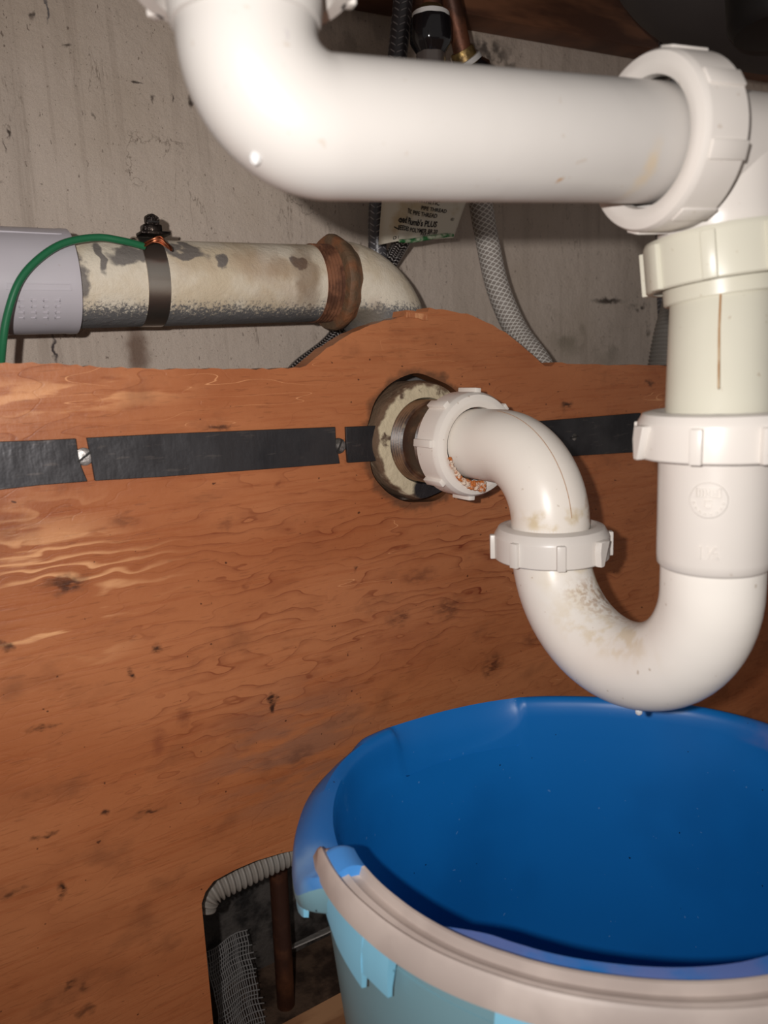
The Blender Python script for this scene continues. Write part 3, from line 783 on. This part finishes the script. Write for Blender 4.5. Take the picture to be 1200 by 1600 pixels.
# tee
TC = V(.2715, .1865, .0700)
RD = (TC-UB).normalized(); RD = (UD*.7+Vector((1,0,.03))*.3).normalized()
TDn = Vector((-.030, -.045, -1)).normalized()
tb = TC + TDn*.0375
mb = MB()
mb.lathe(TC - RD*.030, RD, [(0,.0214),(.0010,.0220),(.030,.0222),(.075,.0222),(.082,.0222)], n=96)
mb.lathe(TC, TDn, [(0,.0218),(.022,.0218),(.0285,.0216),(.0300,.0208)], n=96, ref=Vector((0,-1,0)))
tee = obj('drain_tee', mb, PVC, sharp=30); tag(tee, 'white plastic drain tee at the right edge, joining the pipe to the down tube', 'pipe tee')
slip_nut('slip_nut', UB - UD*.004, UD, .0185, lugs_at(8, .35), PVC, 'white slip nut joining the upper pipe to the tee', rin=.0205, R=.0288, lead=.003, ref=-TDn, cham=.002, lug=.0014, lugw=.0060)
RE = TC + RD*.052
slip_nut('slip_nut', RE, RD, .017, lugs_at(8, .35), PVC, 'white slip nut on the far side of the tee, barely in view', R=.0288)
AR1 = .42-2*PI/8*6
# yellowed nut and tube
NY = (TDn + RGT*.085).normalized()
yn = TC + TDn*.0272
slip_nut('slip_nut', yn, NY, .0185, lugs_at(8, .32), PVC_YEL, 'yellowed slip nut under the tee', rin=.0212, R=.0272, lead=.002, ref=Vector((0,-1,0)), cham=.0015, lug=.0034, lugw=.0050)
A_ = yn + NY*.0175
mb = MB(); mb.lathe(A_, NY, [(0,.0200),(.0004,.0212),(.0060,.0212),(.0066,.0206),(.0066,.0192)], n=72)
N3 = V(.2575, .1735, -.0215)
B_ = A_ + NY*.0055
mb.tube([B_, B_.lerp(N3, .5), N3+Vector((0,0,-.006))], .0188, n=72)
dtube = tag(obj('drain_tube', mb, PVC_YEL), 'yellowed straight drain tube between the tee and the trap', 'drain tube')
N3b = N3 + Vector((0,0,.001)); sd = (CAM - N3); sd.z = 0; sd.normalize(); sd = (sd - RGT*.04).normalized()
ta = (N3-B_).normalized(); sd = (sd - ta*sd.dot(ta)).normalized()
mb = MB(); mb.tube([B_ + NY*.001 + sd*.0190, B_.lerp(N3b, .5) + sd*.0190, N3b + sd*.0190 + FWD*-.0012], .0004, n=8)
obj('mould_seam', mb, mat_simple('stained_seam', (196, 172, 140), .5, col2=(170, 130, 92), sc=60), dtube)['label'] = 'stained mould seam'
# trap nut
slip_nut('slip_nut', V(.2575, .1735, -.0215), Vector((0,0,-1)), .0170, [.42-2*PI/8*k for k in range(8)], PVC, 'white slip nut at the top of the trap\'s tall right arm', rin=.0192, R=.0285, lead=.0045,
         ref=Vector((0,-1,0)), arrow=(AR1,))
# P-trap
TX0, TX1 = .2575, .2665; Y0, Y1 = .1735, .2690; ZC = -.088; RT = (Y1-Y0)/2
pts = [V(TX0, Y0, -.036), V(TX0, Y0, -.060), V(TX0, Y0, -.075)]
for k in range(33):
    a = PI + PI*k/32; f = k/32
    pts.append(V(TX0+(TX1-TX0)*f, (Y0+Y1)/2+RT*math.cos(a), ZC+RT*math.sin(a)))
pts.append(V(TX1, Y1, -.080))
mb = MB(); mb.tube(pts, .0190, n=80)
trap = obj('p_trap', mb, PVC_TRAP); tag(trap, 'white plastic U-shaped trap bend hanging over the blue tub', 'drain trap')
mb = MB(); mb.lathe(V(TX0, Y0, -.0365), Vector((0,0,-1)), [(0,.0205),(0,.0216),(.0022,.0216),(.0030,.0207),(.0400,.0205),(.0430,.0203),(.0440,.0195),(.0445,.0189)], n=80)
sock = obj('socket', mb, PVC, trap)
# emblem and size mark on the socket
def on_cyl(b2, cx, cy, R, ang, z, sc, off):
    for q in b2.verts:
        a = ang + q.co.x*sc/R; r = R + off + q.co.z
        q.co = Vector((cx + math.cos(a)*r, cy + math.sin(a)*r, CAMZ + z + q.co.y*sc))
def text_bm(body, bold=.02):
    cu = bpy.data.curves.new('t', 'FONT'); cu.body = body; cu.size = 1; cu.offset = bold; cu.align_x = 'CENTER'; cu.align_y = 'CENTER'; cu.resolution_u = 3; cu.extrude = .0004
    t = bpy.data.objects.new('t', cu); COL.objects.link(t); me = bpy.data.meshes.new_from_object(t); bpy.data.objects.remove(t)
    b2 = bmesh.new(); b2.from_mesh(me); return b2
EM = P(1072, 775, .28); ea = math.atan2(EM.y-Y0, EM.x-TX0)
ea = math.radians(-152)
b2 = bmesh.new()
for r0, r1, h0 in ((0, .0062, .00012),):
    n = 40; c0 = b2.verts.new((0, 0, h0)); ra = [b2.verts.new((math.cos(2*PI*i/n)*r0_, math.sin(2*PI*i/n)*r0_, h0)) for r0_ in (.003, .0062) for i in range(n)]
    rb = [b2.verts.new((math.cos(2*PI*i/n)*.0065, math.sin(2*PI*i/n)*.0065, -.0003)) for i in range(n)]
    for i in range(n):
        j = (i+1) % n
        b2.faces.new((c0, ra[i], ra[j])); b2.faces.new((ra[i], ra[n+i], ra[n+j], ra[j])); b2.faces.new((ra[n+i], rb[i], rb[j], ra[n+j]))
on_cyl(b2, TX0, Y0, .0206, ea, -.0520, 1.0, .00042)
emb = obj('round_emblem', b2, PVC, sock)
def relief(polys, name, par):
    mb = MB()
    for (x0, x1, y0, y1) in polys: mb.box(Vector(((x0+x1)/2, (y0+y1)/2, 0)), x1-x0, y1-y0, .0012)
    on_cyl(mb.bm, TX0, Y0, .0206, ea, -.0520, 1.0, .0007); return obj(name, mb, PVC, par)
bars = [(-.0040, .0040, .0010, .0013), (-.0040, .0040, .0040, .0043), (-.0040, -.0037, .001, .0043), (.0037, .0040, .001, .0043)]
for k in range(6): bars.append((-.0032+k*.0011, -.0027+k*.0011, .0016, .0037))
for k in (0, 2, 4): bars.append((-.0032+k*.0011, -.0020+k*.0011, .0025, .0028))
for a in range(8):
    q = PI + PI*(a+.5)/8; bars.append((math.cos(q)*.0050-.0004, math.cos(q)*.0050+.0004, math.sin(q)*.0050-.0003, math.sin(q)*.0050+.0003))
bars += [(-.0013, .0013, -.0002, .0001), (-.0013, -.0010, -.0022, 0), (.0010, .0013, -.0022, 0), (-.0008, .0008, -.0028, -.0024)]
relief(bars, 'emblem_relief', sock)
b2 = text_bm('1½'); on_cyl(b2, TX0, Y0, .0206, ea+.02, -.0715, .0062, .0003); obj('size_mark', b2, PVC, sock)
# mould pips
def pip(q, nrm, r, par, name='mould_mark', mat=PVC):
    D, u, v = frame(nrm); mb = MB(); mb.lathe(q - D*.001, D, [(0, r), (.00105, r), (.0013, r*.9)], n=28); return obj(name, mb, mat, par)
# trap nut (left arm) and elbow
slip_nut('slip_nut', V(TX1+.0005, Y1, -.0805), Vector((0,0,-1)), .0165, lugs_at(8, -.05), PVC, 'white slip nut joining the elbow to the trap bend', rin=.0188, R=.0280, lead=.0045,
         ref=Vector((-.62,-.78,0)), arrow=(lugs_at(8, -.05)[7],), cham=.0045)
mb = MB()
EA, ECn, EB = V(TX1, Y1, -.090), V(TX1, Y1, HZ-CAMZ+.001), Vector((HX+.001, .325, HZ+.001))
ep = bend(EA, ECn, EB, .036, 28)
mb.tube(ep, .0190, n=80)
elb = obj('trap_elbow', mb, PVC_ELBOW); tag(elb, 'white plastic elbow from the wall nut down to the trap', 'pipe elbow')
# parting seam on the elbow
SEAM = mat_simple('seam_brown', (170, 128, 92), .6)
mb = MB(); sp_ = []
for i in range(3, len(ep)-2):
    t_ = (ep[i+1]-ep[i-1]).normalized(); side = Vector((-1,0,0)); n_ = side.cross(t_).normalized()
    if n_.z < 0: n_ = -n_
    o_ = (n_*.86 + Vector((-1,0,0))*.02 + Vector((0,0,0))); 
    # outer side of the bend, turned a little to the left
    outer = (n_*math.cos(.22) + Vector((-1,0,0))*math.sin(.22)).normalized()
    sp_.append(ep[i] + outer*.01895)
mb.tube(sp_, .00022, n=6); obj('mould_seam', mb, SEAM, elb)['label'] = 'thin brown mould seam'
# nut at the wall
slip_nut('slip_nut', Vector((HX+.0005, .3215, HZ+.0005)), Vector((0,1,0)), .0180, lugs_at(8, .1), PVC_NUT2, 'white slip nut at the wall, crusted with rust at its lower edge', rin=.0200, R=.0285, lead=.003, cham=.003)
# rust and sealant crust
mb = MB(); rnd = random.Random(9)
for k in range(220):
    fr_ = rnd.random()**.6; a = math.radians(-172 + 92*fr_); r = .0196 + (.001+.0045*fr_**2)*rnd.random()
    # angle measured in the XZ plane, seen from the room; left-lower part
    q = Vector((HX + math.cos(a)*r, .3215 - .001*rnd.random(), HZ + math.sin(a)*r))
    w_ = .0005+.0010*fr_*rnd.random(); mb.sphere(q, w_*1.2, .0009+.0005*fr_, w_, seg=10, rings=8)
CRUST = mat_simple('rust_crust', (196, 112, 50), .7, col2=(226, 204, 184), sc=260, bump=.6, lo=.46, hi=.56)
tag(obj('rust_crust', mb, CRUST), 'orange and white crust at the lower edge of the wall nut', 'crust')

# water drops
WAT = M('water', rough=.03, ior=1.33); WAT.b.inputs['Transmission Weight'].default_value = 0.45; WAT = WAT.done(lin((250,250,250)))  # half-opaque white base stands in for the bright highlight on a clear drop

# ------------------------------------------------------------------ sink bowl
SINK = mat_simple('dark_sink', (74, 70, 70), .6, col2=(64, 60, 60), sc=4)
def bowl():
    mb = MB()
    prof = []
    for k in range(25):
        a = PI/2*k/24; prof.append((.10*(1-math.cos(a)), max(.0005, .195*math.sin(a)**.8)))
    prof += [(.16, .20)]
    mb.lathe(V(.560, .245, .182), Vector((-.02,0,1)), prof, n=96, cap=False, rfun=lambda a, h, r: r*(1 - .0*math.cos(2*a)))
    return mb
sink = obj('sink_bowl', bowl(), SINK); tag(sink, 'dark grey underside of the sink bowl in the top right corner', 'sink')
mb = MB(); mb.lathe(V(.452, .268, .172), Vector((0,0,1)), [(0,.020),(.001,.030),(.006,.034),(.03,.036)], n=64)
obj('drain_flange', mb, mat_simple('black_rubber', (14,13,14), .5), sink)['label'] = 'black drain flange'

# ------------------------------------------------------------------ blue tub
BC = Vector((.250, .218, 0)); ZR = .2000
def table(tb):
    xs = [p[0] for p in tb]; ys = [p[1] for p in tb]; n = len(tb)
    def f(a):
        d = math.degrees(a) % 360
        k = max(i for i in range(n) if xs[i] <= d)
        x0, y0 = xs[k], ys[k]; x1, y1 = (xs[k+1], ys[k+1]) if k+1 < n else (360, ys[0])
        ym = ys[k-1] if k > 0 else ys[-1]; y2 = ys[(k+2) % n]
        t = (d-x0)/(x1-x0)
        return 0.5*((2*y0)+(y1-ym)*t+(2*ym-5*y0+4*y1-y2)*t*t+(3*y0-ym-3*y1+y2)*t**3)
    return f
RO = table([(0,.131),(16,.126),(32,.119),(50,.117),(68,.1195),(85,.1225),(98,.1265),(110,.1325),(122,.139),(135,.1425),(150,.1430),(160,.1425),(164,.1400),(168,.1300),(174,.1265),(190,.1245),(205,.1225),(225,.1215),(250,.1225),(290,.126),(330,.132)])
RI = table([(0,.121),(16,.117),(32,.111),(50,.109),(68,.1115),(85,.1145),(98,.118),(110,.1235),(122,.1265),(135,.1255),(150,.1230),(162,.1205),(175,.1175),(190,.1150),(205,.1125),(225,.1105),(250,.1120),(290,.116),(330,.121)])
RH = table([(0,.131),(16,.126),(60,.118),(120,.13),(150,.1315),(162,.1320),(172,.1310),(182,.1285),(195,.1262),(205,.1240),(225,.1215),(250,.1225),(290,.126),(330,.132)])
def sm(x): x = max(0, min(1, x)); return x*x*(3-2*x)
def spout(a):
    x = (math.degrees(a)-87)/20.5
    return math.sqrt(max(0, 1-x*x)) if abs(x) < 1 else 0
def lobe(a): return sm((math.degrees(a)-114)/8)*sm((168-math.degrees(a))/8)
def mat_tub(name, c0, c1, rough=.4, scuff=.5):
    m = M(name, rough=rough, spec=.45)
    c = m.mix(m.noise(9, .4, .7, detail=3), lin(c0), lin(c1))
    c = m.mix(m.mul(m.noise(300, .77, .79, detail=1), .2), c, lin((150, 190, 225)))
    c = m.mix(m.mul(m.noise(260, .80, .81, detail=1, off=(4,4,4)), .8), c, lin((8, 20, 40)))
    if scuff:
        p = m.xyz(m.pos); wz = m.mul(m.mul(m.step(p[2], ZR-.0125, ZR-.0095), m.step(p[1], .235, .205)), m.noise(40, .30, .60, detail=4))
        c = m.mix(m.mul(wz, .6), c, lin((116, 116, 168)))
        wv = m.warped(60, .02, 4)
        for ctr, r in (((.135,.24,.155), (.010,.03,.035)), ((.155,.17,.15), (.012,.03,.03)), ((.165,.32,.185), (.008,.02,.008)), ((.30,.10,.12),(.03,.03,.02))):
            c = m.mix(m.mul(m.mul(m.spot(wv, ctr, r, .9), m.noise(90, .45, .7, detail=5)), scuff), c, lin((110, 165, 205)))
        c = m.mix(m.mul(m.mul(m.spot(wv, (.118,.262,.19), (.022,.06,.03), .9), m.noise(25, .35, .7, detail=4)), .7), c, lin((132, 168, 204)))
        for ctr in (W(936,1197,.335), W(1074,1198,.325)):
            c = m.mix(m.spot(m.pos, ctr, (.0012,.004,.0010), .3), c, lin((10, 20, 40)))
    m.bump(m.noise(8, .3, .7, detail=2), .15, .004)
    return m.done(c)
TUBIN = mat_tub('blue_plastic', (16, 112, 190), (12, 102, 176))
TUBOUT = mat_tub('pale_blue_plastic', (128, 168, 180), (112, 152, 166), scuff=0)  # outer wall tone, paler and greyer than the basin
TUBLOBE = mat_tub('chalky_blue_plastic', (86, 140, 196), (120, 158, 196), rough=.45, scuff=0)
NA = 288
def tub_rings(rings):
    mb = MB(); prev = None
    for fn in rings:
        rg = []
        for i in range(NA):
            a = 2*PI*i/NA; r, z = fn(a)
            rg.append(mb.bm.verts.new(BC + Vector((math.cos(a)*r, math.sin(a)*r, z))))
        if prev: mb.bridge(prev, rg)
        prev = rg
    return mb
def wallr(a, z):       # inner wall radius at height z
    t = max(0, z/ZR); base = .100 + .010*t
    return base + (RI(a)-.110)*t**1.5
F = lambda a: sm((abs((math.degrees(a)-262+180) % 360-180) < 98)*1.0) # front arc under the handle
def front(a):
    d = abs((math.degrees(a)-262+180) % 360-180); return sm((96-d)/10)
inner = [lambda a: (.0005, .008), lambda a: (.05, .008), lambda a: (.090, .0085), lambda a: (.0965, .012), lambda a: (.1000, .022)]
for z in (.06, .10, .13, .155, .172): inner.append(lambda a, z=z: (wallr(a, z), z))
def led(a):
    d = abs((math.degrees(a)-265+180) % 360-180); return sm((92-d)/26)
def led2(a, r): return r + (RH(a)-.0295-r)*led(a)
inner += [lambda a: (wallr(a, .178)-.011*led(a), .1760-.010*spout(a)),
          lambda a: (led2(a, RI(a)-.0008), ZR-.0105-.0165*spout(a)),
          lambda a: (led2(a, RI(a)-.0004), ZR-.0070-.0185*spout(a)),
          lambda a: (led2(a, RI(a)+.0002)+.0008*led(a), ZR-.0050-.0183*spout(a)+.0010*led(a)),
          lambda a: (RI(a)+.0008, ZR-.0028-.0172*spout(a)-.0008*led(a)),
          lambda a: (RI(a)+(RO(a)-RI(a))*.35, ZR-.0002-.0108*spout(a) - .0065*front(a) - .0004*lobe(a)),
          lambda a: (RI(a)+(RO(a)-RI(a))*.60, ZR-.0055*spout(a) - .0065*front(a) - .0030*lobe(a)),
          lambda a: (RO(a)-.0022-.0035*front(a), ZR-.0004-.0008*spout(a) - .0065*front(a) - .0065*lobe(a)),
          lambda a: (RO(a)-.0006-.0035*front(a), ZR-.0020 - .0065*front(a) - .0095*lobe(a)),
          lambda a: (RO(a)-.0035*front(a), ZR-.0042 - .0065*front(a) - .0120*lobe(a))]
tub = empty('wash_tub', BC, 'large blue plastic wash tub standing on the cabinet floor below the trap', 'tub')
obj('basin', tub_rings(inner), TUBIN, tub, sharp=50, recalc=False)
outer = [lambda a: (RO(a)-.0035*front(a), ZR-.0042 - .0065*front(a) - .0120*lobe(a)), lambda a: (RO(a)-.0035*front(a), ZR-.016-.003*lobe(a)), lambda a: (RO(a)-.0015-.0035*front(a), ZR-.0172-.003*lobe(a)),
         lambda a: (RI(a)+.0060, ZR-.0172), lambda a: (RI(a)+.0055, .150), lambda a: (RI(a)*.97+.004, .09), lambda a: (.108, .02), lambda a: (.101, .004), lambda a: (.094, .0005), lambda a: (.0005, .0005)]
obj('outer_wall', tub_rings(outer), TUBOUT, tub, sharp=50)['label'] = 'pale blue outer wall'
# bail handle lying on the front rim
HGREY = mat_simple('grey_handle_plastic', (190, 176, 168), .5, col2=(172, 158, 151), sc=20, spec=.4)
HA0, HA1 = 161.0, 353.0
def handle():
    mb = MB(); n = 140; prev = None
    for k in range(n+1):
        d = HA0 + (HA1-HA0)*k/n; a = math.radians(d); e = min(d-HA0, HA1-d)
        op = sm((e-8.5)/1.2); en = math.sqrt(max(0, min(1, e/3.0)*(2-min(1, e/3.0))))
        R = RH(a)
        ri = (R-.0045)*(1-op) + (R-.0142)*op     # inner edge; at the ends only the outer cheek remains
        sec = [(ri, -.004), (ri, .0030*op+.0020*(1-op)), (ri+.0007, .0042), (ri+.0018*op+.0002, .0042*op+.0040*(1-op)), (ri+.0028*op+.0004, .0008*op+.0040*(1-op)),
               (ri+.0060*op+.0006, .0012*op+.0040*(1-op)), (ri+.0068*op+.0008, .0026*op+.0040*(1-op)), (ri+.0086*op+.001, .0022*op+.0041*(1-op)), (ri+.0098*op+.0014, .0022*op+.0042*(1-op)), (R-.0024, .0040), (R-.0008, .0060), (R+.0006, .0050),
               (R+.0022, -.0050), (R+.0010, -.0062), (R-.0006, -.0058), (R-.0014, -.002)]
        rg = []
        for r, z in sec:
            z2 = -.0015 + (z+.0015)*en
            rg.append(mb.bm.verts.new(BC + Vector((math.cos(a)*r, math.sin(a)*r, ZR + .0005 + z2 + .0015*sm((186-d)/20)))))
        if prev:
            m_ = len(sec)
            for i in range(m_):
                j = (i+1) % m_; mb.bm.faces.new((prev[i], prev[j], rg[j], rg[i]))
        else: mb.bm.faces.new(rg)
        prev = rg
    mb.bm.faces.new(prev[::-1]); return mb
obj('handle', handle(), HGREY, tub, sharp=50)
CAPB = mat_tub('pivot_blue_plastic', (70, 146, 222), (62, 138, 214), .4, scuff=0)
LUGB = mat_tub('hinge_blue_plastic', (138, 202, 230), (126, 192, 224), .4, scuff=0)
for d0, d1 in ((161.2, 170.6), (343.0, 352.4)):
    mb = MB(); prev = None
    for k in range(11):
        d = d0+(d1-d0)*k/10; a = math.radians(d); R = RH(a); rg = []
        dome = sm(min(k, 10)/3) if d0 < 200 else sm((10-k)/3)
        for j in range(11):
            t_ = j/10; rr = R-.0140 + .0132*t_; zz = ZR + .0005 + .0072*max(0, math.sin(PI*(.15+.7*t_)))**.6*(.35+.65*dome)
            rg.append(mb.bm.verts.new(BC + Vector((math.cos(a)*rr, math.sin(a)*rr, zz))))
        for rr in (R-.0008, R-.0140): rg.append(mb.bm.verts.new(BC + Vector((math.cos(a)*rr, math.sin(a)*rr, ZR-.002))))
        if prev:
            for i in range(len(rg)): j = (i+1) % len(rg); mb.bm.faces.new((prev[i], prev[j], rg[j], rg[i]))
        else: mb.bm.faces.new(rg)
        prev = rg
    mb.bm.faces.new(prev[::-1]); obj('pivot_cap', mb, CAPB, tub)['label'] = 'bright blue pivot cap'
def hinge(a0, a1, dr, z0, zs):
    """curved plate hanging below the rim; zs: depth at start, middle, end"""
    mb = MB(); prev = None; n = 20
    for k in range(n+1):
        f = k/n; a = math.radians(a0+(a1-a0)*f); q = f*(len(zs)-1); i = min(int(q), len(zs)-2); z1 = ZR-(zs[i]+(zs[i+1]-zs[i])*(q-i)); r0 = (RO(a) if a0 < 160 or a0 > 340 else RH(a))+dr
        rg = [BC + Vector((math.cos(a)*r, math.sin(a)*r, z)) for r, z in ((r0-.004, z0), (r0+.0006, z0), (r0+.0024, (z0+z1)/2), (r0+.0026, z1), (r0+.0006, z1-.0006), (r0+.0002, z1+.003))]
        rg = [mb.bm.verts.new(q_) for q_ in rg]
        if prev:
            for i in range(6): j = (i+1) % 6; mb.bm.faces.new((prev[i], prev[j], rg[j], rg[i]))
        else: mb.bm.faces.new(rg)
        prev = rg
    mb.bm.faces.new(prev[::-1]); return mb
for a0, a1, dr, zz in ((155, 163, -.0035, (.029, .027, .023)), (163.5, 179, -.0020, (.014, .024, .0300)), (179, 185.5, -.0025, (.0235, .0240, .0245)), (205, 216, -.0040, (.020, .023, .024)), (330, 340, -.004, (.028, .03, .03))):
    obj('hinge_lug', hinge(a0, a1, dr, ZR-.005 if 163 < a0 < 300 else ZR-.014, zz), LUGB, tub)

def drop(q, r, label):
    mb = MB(); mb.sphere(q, r, r, r*1.15, seg=20, rings=12); tag(obj('water_drop', mb, WAT), label, 'water drop', 'water drops under the pipes')
i_ = 14
q = path[i_]; dn = (FWD*-0.35 + Vector((-.45,0,-1))).normalized()
drop(q + dn*.0196, .0016, 'clear water drop on the underside of the upper pipe elbow')
drop(V(.2620, .2100, -.1560), .0016, 'clear water drop at the bottom of the trap bend')
